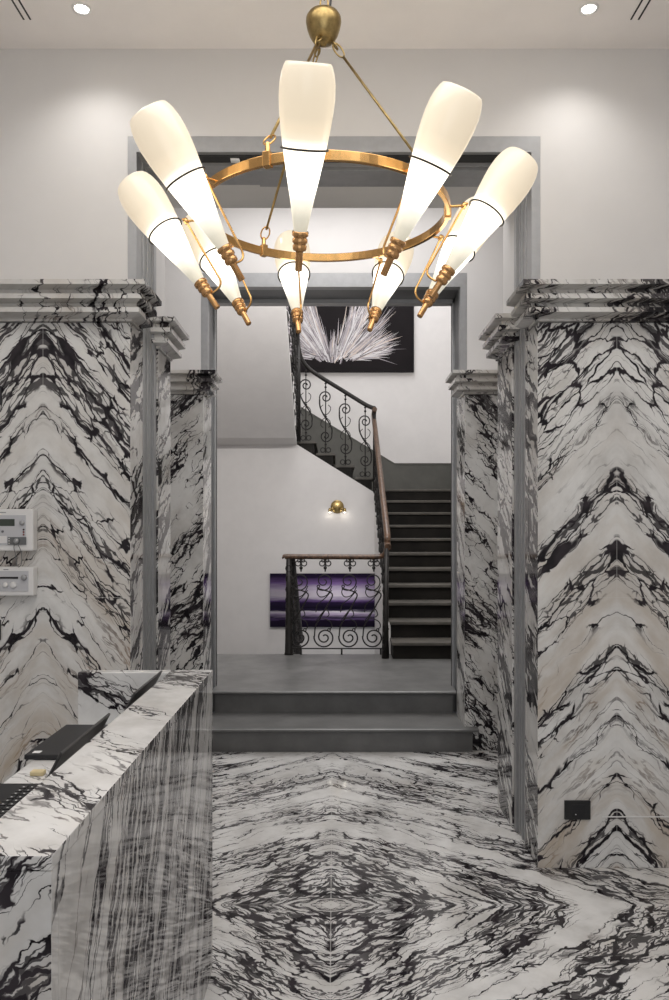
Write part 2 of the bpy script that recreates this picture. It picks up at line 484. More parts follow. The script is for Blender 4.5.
def lining(ix, iz, ox, oz, y0, y1, zb, name, flute=True, yr=None):
    mb = MB()
    for s in (-1, 1):
        yy = y1 if s < 0 or yr is None else yr
        a, b = sorted((s * ix, s * ox)); mb.box(a, b, y0, yy, zb, oz)
        if flute:
            for k, (ya, yb2, d) in enumerate(((.30, .36, .005), (.52, .58, .005), (.70, .74, .004), (.86, 1.0, .012))):
                a, b = sorted((s * (ix - d), s * ix)); mb.box(a, b, y0 + (yy - y0) * ya, y0 + (yy - y0) * yb2, zb, iz)
    mb.box(-ix, ix, y0, y1, iz, oz)
    return struct(mb, name, METAL)


lining(IX, IZ, OX - .001, OZ - .001, 3.499, 3.835, 0.0, 'door_1', yr=3.785)
# sliding-door track in the head of the first opening
mb = MB(); mb.box(-0.86, 0.86, 3.525, 3.585, 3.138, 3.1458)
mb.box(-.86, .86, 3.60, 3.61, 3.13, 3.1458, 1); mb.box(-0.36, 0.88, 3.63, 3.80, 3.122, 3.1458, 1)
mb.box(-0.47, -0.43, 3.54, 3.565, 3.128, 3.1385, 2)
struct(mb, 'trim_1', [DARKGAP, METAL, PANELW])

# vestibule
VX = 1.7
struct(MB().box(-VX - .1, VX + .1, YB, 5.75, 3.85, 3.95), 'ceiling_1', CEILP)
struct(MB().box(-VX - .1, -VX, YB, 5.33, 0, 3.85), 'wall_vestibule_left', WHITE)
struct(MB().box(VX, VX + .1, YB, 5.33, 0, 3.85), 'wall_vestibule_right', WHITE)
# second wall
Y2 = 5.33
O2, Z2 = 0.909, 3.207
mb = MB()
for s in (-1, 1):
    a, b = sorted((s * O2, s * (VX + .1))); mb.box(a, b, Y2, 5.75, 0, 6.7)
mb.box(-O2, O2, Y2, 5.75, Z2, 6.7)
struct(mb, 'wall_stairwell_front', WHITE)
mb = MB()
for s in (-1, 1):
    a, b = sorted((s * .863, s * (O2 - .001))); mb.box(a, b, Y2 - .001, 5.40, 0, Z2 - .001)
    a, b = sorted((s * .868, s * (O2 - .001))); mb.box(a, b, 5.40, 5.62, 0, Z2 - .001, 1)
    a, b = sorted((s * .855, s * (O2 - .001))); mb.box(a, b, 5.62, 5.66, 0, Z2 - .001); mb.box(a, b, 5.66, 5.70, 0, Z2 - .001, 2)
mb.box(-.863, .863, Y2 - .001, 5.40, 3.112, Z2 - .001)
mb.box(-.868, .868, 5.40, 5.62, 3.112, Z2 - .001, 1)
mb.box(-.868, .868, 5.62, 5.70, 3.085, Z2 - .001)
struct(mb, 'door_2', [METAL, METALD, DARKGAP])

# ------------------------------------------------------------------ stairwell shell
ZL = 0.316            # landing level
HX = 1.65
YE = 7.13             # landing edge over the stairwell
YK = 9.60             # plane of the cross flight
YZ = 10.90            # far wall
RISE, RUN = 0.149, 0.281
struct(MB().box(-HX - .1, -HX, 5.75, YZ + .1, -2.2, 6.7), 'wall_stairwell_left', HALLW)
struct(MB().box(HX, HX + .1, 5.75, YZ + .1, -2.2, 6.7), 'wall_stairwell_right', HALLW)
struct(MB().box(-HX, HX, YZ, YZ + .1, -2.2, 6.7), 'wall_stairwell_back', HALLW)
mb = MB()
mb.box(-HX - .1, HX + .1, 5.75, 7.2, 6.7, 6.8); mb.box(-HX - .1, HX + .1, 10.6, YZ + .1, 6.7, 6.8)
mb.box(-HX - .1, -0.85, 7.2, 10.6, 6.7, 6.8); mb.box(1.55, HX + .1, 7.2, 10.6, 6.7, 6.8)
struct(mb, 'ceiling_2', CEILP)


def landing_mat():
    g = G('landing_flagstones'); P = g.pos()
    n = g.noise(g.vec(P[0], P[1], P[2]), 5, 5, 0.6)
    c = g.mix(g.smooth(n, 0.3, 0.7), (0.10, 0.10, 0.099), (0.155, 0.154, 0.152))
    sm = g.math('MAXIMUM', lines(g, P[0], [0.36], .003), lines(g, P[1], [6.05], .004))
    g.base(g.mix(sm, c, (0.10, 0.10, 0.10))); return g.set(0.36)


LAND = landing_mat()
mb = MB(); mb.box(-HX, HX, 5.75, YE, ZL - .16, ZL)
mb.box(-.866, .866, 5.56, 5.75, ZL - .16, ZL)
struct(mb, 'floor_1', LAND)
struct(MB().box(-HX, HX, YE, YZ, -2.3, -2.2), 'floor_2', DSTONE)

# white wall that closes the cross flight; its top edge climbs with the steps
mb = MB(); ztop = lambda x: 2.065 + 0.62 * (0.25 - x)
mb.prism([(-HX, -2.2), (.52, -2.2), (.52, ztop(.52)), (-.50, ztop(-.5)), (-HX, ztop(-.5))], 'y', YK, YK + .06)
struct(mb, 'wall_stair_closing', HALLW)

# ------------------------------------------------------------------ marble piers
def pier(label, s, xi, xo, yf, yb, matf, fs, ss, base=0.0):
    root = thing('marble_pier', label, 'pillar', (s * (xi + .2), yf + .1, 0))
    xo -= .003; yb -= .002
    x0, x1 = sorted((s * xi, s * xo))
    mb = MB()
    kw = {'left': 1} if s > 0 else {'right': 1}
    mb.box(x0, x1, yf, yb, base, 2.34, 0, **kw)
    part(mb, 'cladding', [matf, M_SIDE], root, 0.003)
    prof = [(0, 2.475), (.10, 2.475), (.10, 2.455), (.064, 2.450), (.064, 2.429), (.079, 2.427), (.079, 2.407), (.044, 2.402), (.044, 2.381),
            (.060, 2.379), (.060, 2.359), (.010, 2.352), (.010, 2.342), (0.0, 2.342)]
    mb = MB(); n = len(prof); b = 0
    for (o, z) in prof:
        mb.v += [(s * xo, yf - o * fs, z), (s * (xi - o * ss), yf - o * fs, z), (s * (xi - o * ss), yb, z)]
    for i in range(n - 1):
        for j in range(2):
            mb.face((i * 3 + j, i * 3 + j + 1, (i + 1) * 3 + j + 1, (i + 1) * 3 + j))
    # close: top lid, ends, underside at the wall
    k = len(mb.v); mb.v += [(s * xo, yb, 2.475), (s * xo, yb, 2.342)]
    mb.face((0, 1, 2, k)); mb.face([i * 3 for i in range(n)] + [k + 1, k]); mb.face([i * 3 + 2 for i in range(n)] + [k + 1, k])
    mb.face(((n - 1) * 3, (n - 1) * 3 + 1, (n - 1) * 3 + 2, k + 1))
    part(mb, 'cornice', M_CORN, root)
    return root


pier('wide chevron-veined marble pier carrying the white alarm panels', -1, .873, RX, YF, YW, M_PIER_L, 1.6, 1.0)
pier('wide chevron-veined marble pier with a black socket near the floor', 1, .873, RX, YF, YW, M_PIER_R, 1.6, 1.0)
# return cladding of the front piers inside the opening
for s, lab in ((-1, 'thin marble strip lining the opening beside the alarm panels'), (1, 'thin marble strip lining the opening beside the socket')):
    a, b = sorted((s * .873, s * (IX - .0005)))
    mb = MB().box(a, b, YW, 3.56, 0, 2.475, 0)
    tag(mb.build('marble_strip', M_SIDE), lab, 'cladding')
for s, lab in ((-1, 'narrow steep-veined marble pier just behind the fluted metal jamb, nearest the desk'), (1, 'narrow steep-veined marble pier behind the metal jamb, past the socket pier')):
    yf = 3.84 if s < 0 else 3.79
    pier(lab, s, .865, .8945 if s < 0 else .8945, yf, YB, M_REAR, 1.0, 1.0)
pier('marble pier with slanting veins at the head of the steps, on the desk side', -1, .860, VX, 5.13, Y2 - .002, M_REAR, 1.4, 1.0)
pier('marble pier with slanting veins standing behind the overhanging end of the lowest step', 1, .860, VX, 5.13, Y2 - .002, M_REAR, 1.4, 1.0)
for s, lab in ((-1, 'thin marble return beside the steps on the desk side'), (1, 'thin marble return beside the steps on the socket side')):
    a, b = sorted((s * .860, s * (.8625)))
    tag(MB().box(a, b, Y2 - .002, 5.46, 0, 2.475, 0).build('marble_strip', M_SIDE), lab, 'cladding')

# ------------------------------------------------------------------ entrance steps
root = thing('entrance_steps', 'two broad grey stone steps up to the stair landing', 'steps', (0, 5.2, 0))


def step(root, zt, yn, yr, y1, x0, x1, ov, name='step'):
    mb = MB(); mb.box(x0, x1, yr, y1, zt - .158, zt - .022)
    r = part(mb, 'riser', STONE, root)
    mb = MB()
    mb.prism([(yn + .012, zt), (y1, zt), (y1, zt - .022), (yn + .010, zt - .022), (yn, zt - .016), (yn, zt - .006)], 'x', x0 - ov, x1 + ov)
    part(mb, 'tread', STONE, root)


step(root, .158, 5.06, 5.095, 5.128, -.905, .905, .036)
mb = MB(); mb.box(-.858, .858, 5.128, 5.515, 0, .158); part(mb, 'tread', STONE, root)
step(root, .316, 5.475, 5.51, 5.56, -.840, .840, .02)

# ------------------------------------------------------------------ stairs
def make_step(root, x0, x1, ya, yb, z, axis, nos):
    """one step: solid riser block and a tread with a small nosing"""
    r = MB(); t = MB()
    if axis == 'y':       # climbs along +y
        r.box(x0, x1, ya + .03, yb + .03, z - RISE, z - .03); t.box(x0 - .01, x1, ya, yb + .03, z - .03, z)
    elif axis == '-x':
        r.box(x0, x1 - .03, ya, yb, z - RISE, z - .03); t.box(x0, x1, ya - .01, yb, z - .03, z)
    else:                 # climbs along -y
        r.box(x0, x1, ya, yb - .03, z - RISE, z - .03); t.box(x0, x1 + .01, ya, yb, z - .03, z)
    a = part(r, 'riser', DSTONE, root); b = part(t, 'tread', TREAD, root, .006)


f1 = thing('staircase', 'dark stone stair flight climbing away beside the brown handrail', 'stairs', (1.0, 6.86, ZL))
for k in range(1, 12):
    ya = 6.55 + RUN * k
    make_step(f1, .52, HX - .002, ya, ya + RUN if k < 11 else YZ - .032, ZL + RISE * k, 'y', .03)
mb = MB(); pts = [(7.135, ZL - .3), (7.135, ZL + RISE - .03)]
for k in range(2, 12):
    ya = 6.58 + RUN * k; pts += [(ya, ZL + RISE * (k - 1)), (ya, ZL + RISE * k - .03)]
pts += [(YK - .002, ZL + RISE * 10 + .06), (YK - .002, -2.2), (7.135, -2.2)]
mb.prism(pts[1:], 'x', .50, .519)
part(mb, 'string_wall', HALLW, f1)

Z1 = ZL + RISE * 11
f2 = thing('staircase', 'short dark stair flight crossing the back of the stairwell behind scrolled railing', 'stairs', (0, 10.2, Z1))
for k in range(1, 5):
    xb = .50 - .24 * (k - 1)
    make_step(f2, xb - .24, xb, YK + .062, YZ - .002, Z1 + RISE * k, '-x', .03)
ZZ = Z1 + RISE * 4
part(MB().box(-HX + .002, -.46, YK + .062, YZ - .002, ZZ - .15, ZZ), 'upper_landing', TREAD, f2)

f3 = thing('staircase', 'upper stair flight rising overhead with white sloping soffit', 'stairs', (-1, 9.4, ZZ))
for k in range(1, 13):
    yb = 9.60 - RUN * (k - 1)
    make_step(f3, -HX + .002, -.462, yb - RUN, yb, ZZ + RISE * k, '-y', .03)
zs = lambda y: 2.54 + .53 * (9.24 - y)
mb = MB()
mb.prism([(9.598, 2.50), (9.24, zs(9.24)), (6.0, zs(6.0)), (6.0, zs(6.0) + .10), (9.24, zs(9.24) + .10), (9.598, 2.56)], 'x', -HX + .002, -.456)
part(mb, 'soffit', HALLW, f3)

f4 = thing('staircase', 'flight descending below the landing beside the purple picture', 'stairs', (-1, 7.2, ZL))
for k in range(1, 9):
    ya = YE + .01 + RUN * (k - 1)
    z = ZL - RISE * k
    mb = MB().box(-HX + .002, -.46, ya, ya + RUN + .001, z - .12, z); part(mb, 'step', TREAD, f4)

# sloping dado on the far wall
mb = MB()
mb.prism([(HX - .002, Z1), (HX - .002, 2.363), (.85, 2.363), (-.46, 2.363 + 1.31 * .60), (-.46, Z1 + .3), (.5, Z1)], 'y', YZ - .015, YZ)
mb.prism([(HX - .002, 2.363), (HX - .002, 2.383), (.846, 2.383), (-.46, 2.383 + 1.31 * .60), (-.46, 2.363 + 1.31 * .60), (.85, 2.363)], 'y', YZ - .022, YZ)
struct(mb, 'trim_2', DADO)
mb = MB(); mb.prism([(6.55, ZL), (6.55, ZL + .3), (9.64, Z1 + .408), (YZ - .03, Z1 + .408), (YZ - .03, Z1), (9.64, Z1)], 'x', HX - .012, HX)
struct(mb, 'trim_3', DADO)

# ------------------------------------------------------------------ railings
def spiral(cx, cz, r0, r1, a0, turns, n=26):
    return [(cx + (r0 + (r1 - r0) * i / n) * cos(a0 + 2 * pi * turns * i / n), cz + (r0 + (r1 - r0) * i / n) * sin(a0 + 2 * pi * turns * i / n)) for i in range(n + 1)]


def catmull(P, n=6):
    out = []
    for i in range(len(P) - 1):
        p0 = P[max(i - 1, 0)]; p1 = P[i]; p2 = P[i + 1]; p3 = P[min(i + 2, len(P) - 1)]
        for k in range(n):
            t = k / n
            out.append(tuple(0.5 * (2 * b + (c - a) * t + (2 * a - 5 * b + 4 * c - d) * t * t + (3 * b - a - 3 * c + d) * t ** 3) for a, b, c, d in zip(p0, p1, p2, p3)))
    out.append(tuple(P[-1])); return out


def circ(cx, cz, r, n=12): return [(cx + r * cos(2 * pi * i / n), cz + r * sin(2 * pi * i / n)) for i in range(n)]


def guard_scroll():
    """big S scroll: local (u, v), v from the bottom rail (0) to the handrail (0.83)"""
    mb = MB(); T = lambda pts, r, closed=False: mb.tube([(u, 0, v) for u, v in pts], r, 6, 0, closed)
    # main S: upper coil, stem falling to the left, lower coil
    up = spiral(-.014, .612, .012, .088, pi * .5, -1.62, 34)
    stem = catmull([up[-1], (.062, .50), (.025, .40), (-.045, .28), (-.088, .20), (-.098, .11)], 6)
    lo = spiral(-.006, .102, .097, .016, pi * .96, 1.9, 44)
    T(up, .0055); T(stem, .0062); T(lo, .0068)
    # light tendrils
    T(catmull([(.062, .57), (.02, .49), (-.045, .47), (-.075, .51), (-.06, .555)], 6), .0045)
    T(catmull([(.060, .53), (.0, .46), (-.07, .40), (-.085, .33)], 6), .0045)
    T(catmull([(-.085, .25), (-.03, .32), (.01, .36), (.035, .31), (.01, .285)], 6), .0045)
    T(catmull([(-.092, .2), (-.04, .27), (.04, .25), (.06, .20), (.035, .175)], 6), .0045)
    T(circ(.035, .17, .012), .005, True); T(circ(-.062, .565, .012), .005, True)
    # finial under the handrail: two small curls and a bead
    T(circ(-.028, .775, .024), .005, True); T(circ(.028, .775, .024), .005, True)
    T([(0, .70), (0, .83)], .007); T(circ(-.02, .80, .014), .004, True); T(circ(.02, .80, .014), .004, True)
    mb.lathe([(.001, -.02), (.014, -.01), (.016, 0), (.014, .01), (.001, .02)], 8, 0, (0, 0, .735))
    T([(0, 0), (-.006, .0)], .006)
    return mb


def flight_scroll():
    """slender S scroll round an upright rod: v from the tread (0) to the handrail (0.86)"""
    mb = MB(); T = lambda pts, r, closed=False: mb.tube([(u, 0, v) for u, v in pts], r, 6, 0, closed)
    T([(0, 0), (0, .86)], .0065)
    up = spiral(0, .66, .014, .078, 0, 1.55, 30)
    lo = spiral(0, .20, .078, .014, pi * -.05, -1.55, 30)
    lo = spiral(0, .20, .014, .078, pi, 1.55, 30)
    T(up, .0075); T(lo, .0075)
    T(catmull([up[-1], (-.070, .55), (-.03, .46), (.04, .36), (.076, .28), lo[-1]], 6), .009)
    for s in (-1, 1):
        T(circ(s * .035, .035, .028), .006, True)
        T(catmull([(s * .006, .45), (s * .05, .49), (s * .06, .54), (s * .03, .57)], 5), .0045)
        T(catmull([(s * .006, .42), (s * .05, .38), (s * .06, .33), (s * .03, .30)], 5), .0045)
    for v in (.78, .825, .43, .1):
        mb.lathe([(.001, -.016), (.015, -.006), (.015, .006), (.001, .016)], 8, 0, (0, 0, v))
    return mb


def place_part(src, root, loc, rz=0.0):
    c = src.copy(); C.objects.link(c); c.parent = root; c.location = loc; c.rotation_euler = (0, 0, rz); return c


def rail_profile(mb, pts, wd=.05, ht=.045):
    mb.tube(pts, wd / 2, 10, 0, False)


# guard along the landing edge
YG = YE - .03
g1 = thing('railing', 'wrought-iron landing guard of four big scrolls under a brown wooden handrail', 'railing', (0.02, YG, ZL))
mb = MB()
mb.tube(catmull([(-.45, YG, 1.20), (-.44, YG, 1.207), (-.30, YG, 1.208), (.10, YG, 1.206), (.36, YG, 1.205), (.43, YG - .005, 1.212), (.466, YG - .02, 1.24), (.474, YG - .05, 1.285), (.474, YG - .12, 1.30)], 6), .024, 10)
part(mb, 'handrail', WOOD, g1)
part(MB().box(-.40, .46, YG - .006, YG + .006, ZL + .05, ZL + .06), 'bottom_rail', IRON, g1)
for x in (-.30, .07, .425):
    part(MB().box(x - .008, x + .008, YG - .008, YG + .008, ZL, ZL + .05), 'foot', IRON, g1)
gs = guard_scroll().build('scroll_baluster', IRON, g1)
for i, x in enumerate((-.300, -.080, .145, .362)):
    o = gs if i == 0 else place_part(gs, g1, (0, 0, 0))
    o.location = (x - .02, 0, .055)
mb = MB(); mb.tube([(-.41, YG, ZL), (-.41, YG, ZL + .02), (-.41, YG, ZL + .5), (-.412, YG, 1.19)], [.044, .038, .028, .024], 10)
for v in range(8):
    mb.tube(circ3 := [( -.408 + .030 * cos(a), YG - .02, ZL + .12 + v * .095 + .03 * sin(a)) for a in [2 * pi * i / 10 for i in range(10)]], .006, 6, 0, True)
part(mb, 'newel', IRON, g1)

# railing of the lower flight, climbing away
g2 = thing('railing', 'iron railing with brown wooden handrail beside the dark lower stair flight', 'railing', (.475, 6.9, ZL))
rail = [(.474, 6.86, 1.30), (.474, 6.95, 1.33)]
for k in range(1, 12): rail.append((.475 + .002 * k, 6.69 + RUN * k, ZL + RISE * k + .90 + .03))
rail.append((.50, 9.58, Z1 + .98))
mb = MB(); mb.tube(catmull(rail, 4), .030, 10); part(mb, 'handrail', WOOD, g2)
fs_src = flight_scroll().build('scroll_baluster', IRON, g2)
for k in range(1, 11):
    o = fs_src if k == 1 else place_part(fs_src, g2, (0, 0, 0))
    o.location = (.475 + .002 * k - .475, 6.69 + RUN * k - 6.9, RISE * k); o.rotation_euler = (0, 0, pi / 2)
mb = MB(); mb.tube([(.455, 6.90, ZL), (.455, 6.90, ZL + .3), (.465, 6.88, 1.29)], [.034, .026, .020], 10)
for v in range(8): mb.tube([(.455 - .018, 6.89 + .03 * cos(a), ZL + .10 + v * .1 + .03 * sin(a)) for a in [2 * pi * i / 10 for i in range(10)]], .006, 6, 0, True)
part(mb, 'newel', IRON, g2)

# railing of the cross flight
g3 = thing('railing', 'iron scroll railing with dark rising handrail below the feather picture', 'railing', (0, YK + .05, Z1))
mb = MB()
rail = [(.51, YK + .03, Z1 + 1.0), (.46, YK + .03, Z1 + 1.01), (.36, YK + .03, Z1 + 1.06)]
zr = lambda x: Z1 + 1.06 + .62 * (.36 - x)
rail += [(.1, YK + .03, zr(.1)), (-.20, YK + .03, zr(-.2)), (-.33, YK + .03, zr(-.33) + .02), (-.41, YK + .02, zr(-.41) + .09), (-.44, YK - .05, zr(-.44) + .22), (-.445, YK - .15, zr(-.44) + .42)]
mb.tube(catmull(rail, 6), .026, 10); part(mb, 'handrail', IRON, g3)
for k in range(4):
    x = .385 - .244 * k
    o = place_part(fs_src, g3, (x, -.02, RISE * (k + 1) + .0)); o.scale = (1, 1, 1.04)
mb = MB(); mb.tube([(.50, YK + .03, Z1 - .05), (.50, YK + .03, Z1 + 1.0)], .02, 8); part(mb, 'newel', IRON, g3)

# railing of the upper flight, coming back overhead
g4 = thing('railing', 'dark iron railing of the upper flight seen edge-on beside the feather picture', 'railing', (-.44, 9.5, ZZ))
rail = [(-.445, 9.45, ZZ + 1.16)] + [(-.445, 9.5 - RUN * k, ZZ + RISE * k + 1.02) for k in range(1, 9)]
mb = MB(); mb.tube(catmull(rail, 4), .026, 10); part(mb, 'handrail', IRON, g4)
for k in range(1, 9):
    place_part(fs_src, g4, (-.004, 9.46 - RUN * (k - .5) - 9.5 + .1, RISE * k), pi / 2)

mb = MB(); mb.tube([(-.435, 9.54, ZZ - .02), (-.435, 9.54, ZZ + 1.2)], [.03, .024], 10); part(mb, 'newel', IRON, g4)

# railing of the descending flight
g5 = thing('railing', 'iron railing sloping down into the stairwell behind the landing guard', 'railing', (-.42, YE, ZL))
mb = MB(); mb.tube([(-.385, YG + .04, 1.18), (-.385, YG + .2, 1.12)] + [(-.385, YE + RUN * k, ZL - RISE * k + .88) for k in range(1, 8)], .03, 10); part(mb, 'handrail', IRON, g5)
for k in range(1, 8):
    place_part(fs_src, g5, (.035, RUN * (k - .5), -RISE * k - .0), pi / 2)

# ------------------------------------------------------------------ pictures and sconce in the stairwell
def purple_mat():
    g = G('purple_seascape_print'); P = g.pos()
    n = g.noise(g.vec(g.mul(P[0], 2.6), g.mul(P[2], 26), 0.0), 1.0, 4, 0.6)
    t = g.add(g.math('DIVIDE', g.sub(P[2], 0.26), 0.656), g.mul(g.sub(n, .5), .13))
    c = g.ramp(t, [(0.0, (.006, .004, .012)), (.12, (.015, .008, .025)), (.15, (.16, .10, .25)), (.18, (.03, .02, .05)), (.24, (.55, .44, .66)), (.28, (.92, .86, .95)), (.31, (.03, .02, .06)),
                   (.36, (.006, .005, .012)), (.45, (.025, .014, .05)), (.49, (.18, .10, .30)), (.58, (.86, .80, .90)), (.68, (.80, .72, .87)), (.82, (.24, .14, .38)), (.94, (.02, .01, .04)), (1.0, (.01, .006, .02))])
    mid = g.smooth(g.abs(g.sub(P[0], 0.08)), 0.0, 0.75, 1.0, 0.42)
    c = g.mix(mid, (.012, .008, .022), c)
    g.base(c); return g.set(.5, 0, .06)


pr = thing('picture', 'long purple seascape canvas behind the landing guard', 'picture', (-.14, YK - .02, .26))
part(MB().box(-.785, .499, YK - .042, YK - .002, .26, .916), 'canvas', purple_mat(), pr, .002)

FB = plain('picture_ground', (.009, .007, .008), .6, 0.0, .12, var=.1)
pf = thing('picture', 'wide black picture of a white feather fan on the far stairwell wall', 'picture', (0, YZ - .03, 3.65))
part(MB().box(-1.10, 1.113, YZ - .05, YZ - .002, 3.648, 5.15), 'canvas', FB, pf, .003)
fm = [plain('feather_pale', (.62, .60, .61), .6, var=.1), plain('feather_grey', (.36, .33, .35), .6, var=.1), plain('feather_dark', (.16, .14, .155), .6, var=.1), plain('feather_tan', (.55, .46, .41), .6, var=.1)]
mb = MB(); rf = random.Random(5)
px = lambda x: (x - 334) * 10.85 / 780
pz = lambda y: H + (530 - y) * 10.85 / 780
layer = 0
# plumes: (root x, root y, angle range in degrees from vertical, length range in px, count)
plumes = [(333, 363, -6, 6, 16, 32, 26), (327, 361, -32, -12, 40, 76, 150), (339, 361, 13, 36, 42, 80, 150), (322, 360, -60, -30, 46, 80, 110), (347, 359, 36, 50, 40, 66, 60),
          (317, 358, -84, -58, 40, 66, 60), (351, 358, 60, 86, 26, 46, 130), (350, 359, 50, 68, 28, 50, 70)]
for (x0, y0, a0, a1, l0, l1, n) in plumes:
    for i in range(n):
        t = rf.random(); a = radians(a0 + (a1 - a0) * t); ln = rf.uniform(l0, l1) * (0.82 + .3 * sin(pi * t)); r0 = rf.uniform(0, .35) * ln
        sx = x0 + rf.gauss(0, 3.0); sy = y0 + rf.gauss(0, 1.5)
        bend = rf.gauss(0, .10); wd = rf.uniform(.28, .65); m = rf.choices((0, 1, 2, 3), (3, 4, 3, 1.0))[0]
        pts = []
        for q in (0, .5, 1):
            rr = r0 + (ln - r0) * q; aa = a + bend * (q - .3)
            pts.append((sx + sin(aa) * rr, sy - cos(aa) * rr, cos(aa), sin(aa)))
        y = YZ - .0515 - layer * 2e-6; layer += 1
        b = len(mb.v)
        for q, (x, yy, cx, cz) in enumerate(pts):
            ww = wd * (1.0, .9, .12)[q]
            mb.v.append((px(x - cx * ww), y, pz(yy - cz * ww))); mb.v.append((px(x + cx * ww), y, pz(yy + cz * ww)))
        mb.face((b, b + 1, b + 3, b + 2), m); mb.face((b + 2, b + 3, b + 5, b + 4), m)
part(mb, 'feather_print', fm, pf)

sc = thing('wall_sconce', 'small round brass wall light above the purple picture', 'wall light', (.04, YK, 1.73))
mb = MB(); R90 = Matrix.Rotation(pi / 2, 4, 'X')
mb.lathe([(.0, .0), (.082, 0), (.082, .018), (.070, .028), (.0, .030)], 28, 0, (.04, YK - .001, 1.735), R90); part(mb, 'backplate', BRASSD, sc)
for s in (-1, 1):
    mb = MB(); mb.tube([(.04 + s * .03, YK - .03, 1.72), (.04 + s * .06, YK - .055, 1.715), (.04 + s * .085, YK - .06, 1.70)], .010, 8)
    mb.lathe([(.012, .02), (.020, .0), (.020, -.03)], 12, 0, (.04 + s * .09, YK - .062, 1.70)); a = part(mb, 'lamp_arm', BRASSD, sc)
    mb = MB(); mb.lathe([(.018, -.022), (.016, -.034), (.001, -.04)], 12, 0, (.04 + s * .09, YK - .062, 1.70)); o = mb.build('bulb', BULB)
    o.parent = a; o.location = -Vector(sc.location)
    l = bpy.data.lights.new('sconce_light', 'POINT'); l.energy = 0.10; l.color = (1, .93, .82); l.shadow_soft_size = .02
    lo = bpy.data.objects.new('sconce_light', l); C.objects.link(lo); lo.location = (.04 + s * .09, YK - .075, 1.645)

# ------------------------------------------------------------------ chandelier
CX, CY, RZ, RR = -.032, 2.391, 2.416, .378
ch = thing('chandelier', 'brass ring chandelier with nine tapering opal glass shades', 'chandelier', (CX, CY, RZ))
mb = MB(); n = 96
for i in range(n):
    a = 2 * pi * i / n
    for (r, z) in ((RR - .007, -.0135), (RR + .007, -.0135), (RR + .007, .0135), (RR - .007, .0135)): mb.v.append((r * cos(a), r * sin(a), z))
for i in range(n):
    for j in range(4): mb.face((i * 4 + j, i * 4 + (j + 1) % 4, ((i + 1) % n) * 4 + (j + 1) % 4, ((i + 1) % n) * 4 + j), 0, False)
ring = mb.build('ring', BRASS, ch, .002)
# canopy
mb = MB(); zc = 2.94 - RZ
mb.lathe([(.0, zc - .006), (.008, zc - .006), (.010, zc), (.022, zc + .002), (.034, zc + .010), (.044, zc + .027), (.051, zc + .048), (.0545, zc + .066), (.0535, zc + .078), (.047, zc + .089), (.034, zc + .096), (.016, zc + .099), (.0, zc + .099)], 32)
canopy = mb.build('canopy', BRASSD, ch)


def oval(mb, c, d, lx, wd, r, side):
    d = Vector(d).normalized(); s = Vector(side); s = (s - d * s.dot(d)).normalized(); c = Vector(c)
    mb.tube([c + d * (lx * cos(t)) + s * (wd * sin(t)) for t in [2 * pi * i / 18 for i in range(18)]], r, 7, 0, True)


mb = MB(); oval(mb, (0.002, 0, zc + .122), (0, 0, 1), .024, .012, .0028, (1, 0, 0))
oval(mb, (0.002, 0, zc + .158), (0, 0, 1), .022, .011, .0028, (0, 1, 0))
mb.tube([(0.002, 0, zc + .175), (0.002, 0, CZ - RZ)], .004, 8)
mb.build('suspension_chain', BRASSD, ch)
mb = MB(); mb.tube(catmull([(.018, 0, zc + .098), (.022, 0, zc + .14), (.020, .005, zc + .30), (.012, .004, CZ - RZ)], 6), .0032, 8); mb.build('power_cord', BLACK, ch)
mb = MB(); mb.lathe([(.0, -.035), (.05, -.034), (.062, -.012), (.064, .0)], 32, 0, (0, 0, CZ - RZ)); mb.build('ceiling_rose', PANELW, ch)


def az(deg): return Vector((sin(radians(deg)), -cos(radians(deg)), 0))


for a in (-22, 88, 214):
    d = az(a); p1 = d * RR + Vector((0, 0, .045)); p0 = d * .028 + Vector((0, 0, zc + .004))
    dr = (p1 - p0).normalized(); L = (p1 - p0).length
    mb = MB(); mb.tube([p0 + dr * .055, p1 - dr * .03], .0042, 8)
    rod = mb.build('hanging_rod', BRASSD, ch)
    mb = MB(); oval(mb, p0 + dr * .03, dr, .026, .011, .0026, (0, 0, 1)); oval(mb, p0 + dr * .012, dr, .014, .008, .0026, d.cross(Vector((0, 0, 1)))); mb.build('chain_link', BRASSD, rod)
    mb = MB(); oval(mb, p1 - dr * .018, dr, .022, .016, .0026, d.cross(Vector((0, 0, 1)))); mb.build('ring_link', BRASS, rod)
    mb = MB(); t = d.cross(Vector((0, 0, 1)))
    q = d * RR
    mb.hexa([q + t * a2 * .011 + d * b2 * .011 + Vector((0, 0, z)) for z in (-.017, .022) for a2, b2 in ((-1, -1), (1, -1), (1, 1), (-1, 1))])
    mb.lathe([(.0, .05), (.006, .048), (.008, .02)], 10, 0, q)
    mb.build('rod_clamp', BRASS, rod, .002)

# one lamp: local z runs up the glass axis from its narrow end
GL = .395; rtop = [.55, .565, .595, .585, .61, .575, .585, .60, .58]
prof = [(.0165, 0), (.0215, .03), (.030, .08), (.0395, .13), (.048, .175), (.0555, .215), (.062, .255), (.0662, .29), (.0682, .32), (.0672, .35), (.0635, .372), (.058, .388), (.0545, .394), (.0525, .395),
        (.0515, .391), (.056, .378), (.0620, .35), (.0640, .32), (.062, .28), (.052, .21), (.034, .12), (.018, .03), (.013, .004)]
mb = MB(); mb.lathe(prof, 40, 0)
glass0 = mb.build('glass_shade', OPAL, ch)
mb = MB()
mb.lathe([(.0, -.098), (.0085, -.098), (.0095, -.096), (.0095, -.05), (.0105, -.046), (.0165, -.044), (.0185, -.040), (.0185, -.032), (.0165, -.029), (.0165, -.026), (.020, -.023), (.020, -.015), (.017, -.012),
          (.017, -.009), (.0215, -.006), (.0215, .004), (.019, .006)], 28)
cap0 = mb.build('socket_cap', COPPER, glass0)
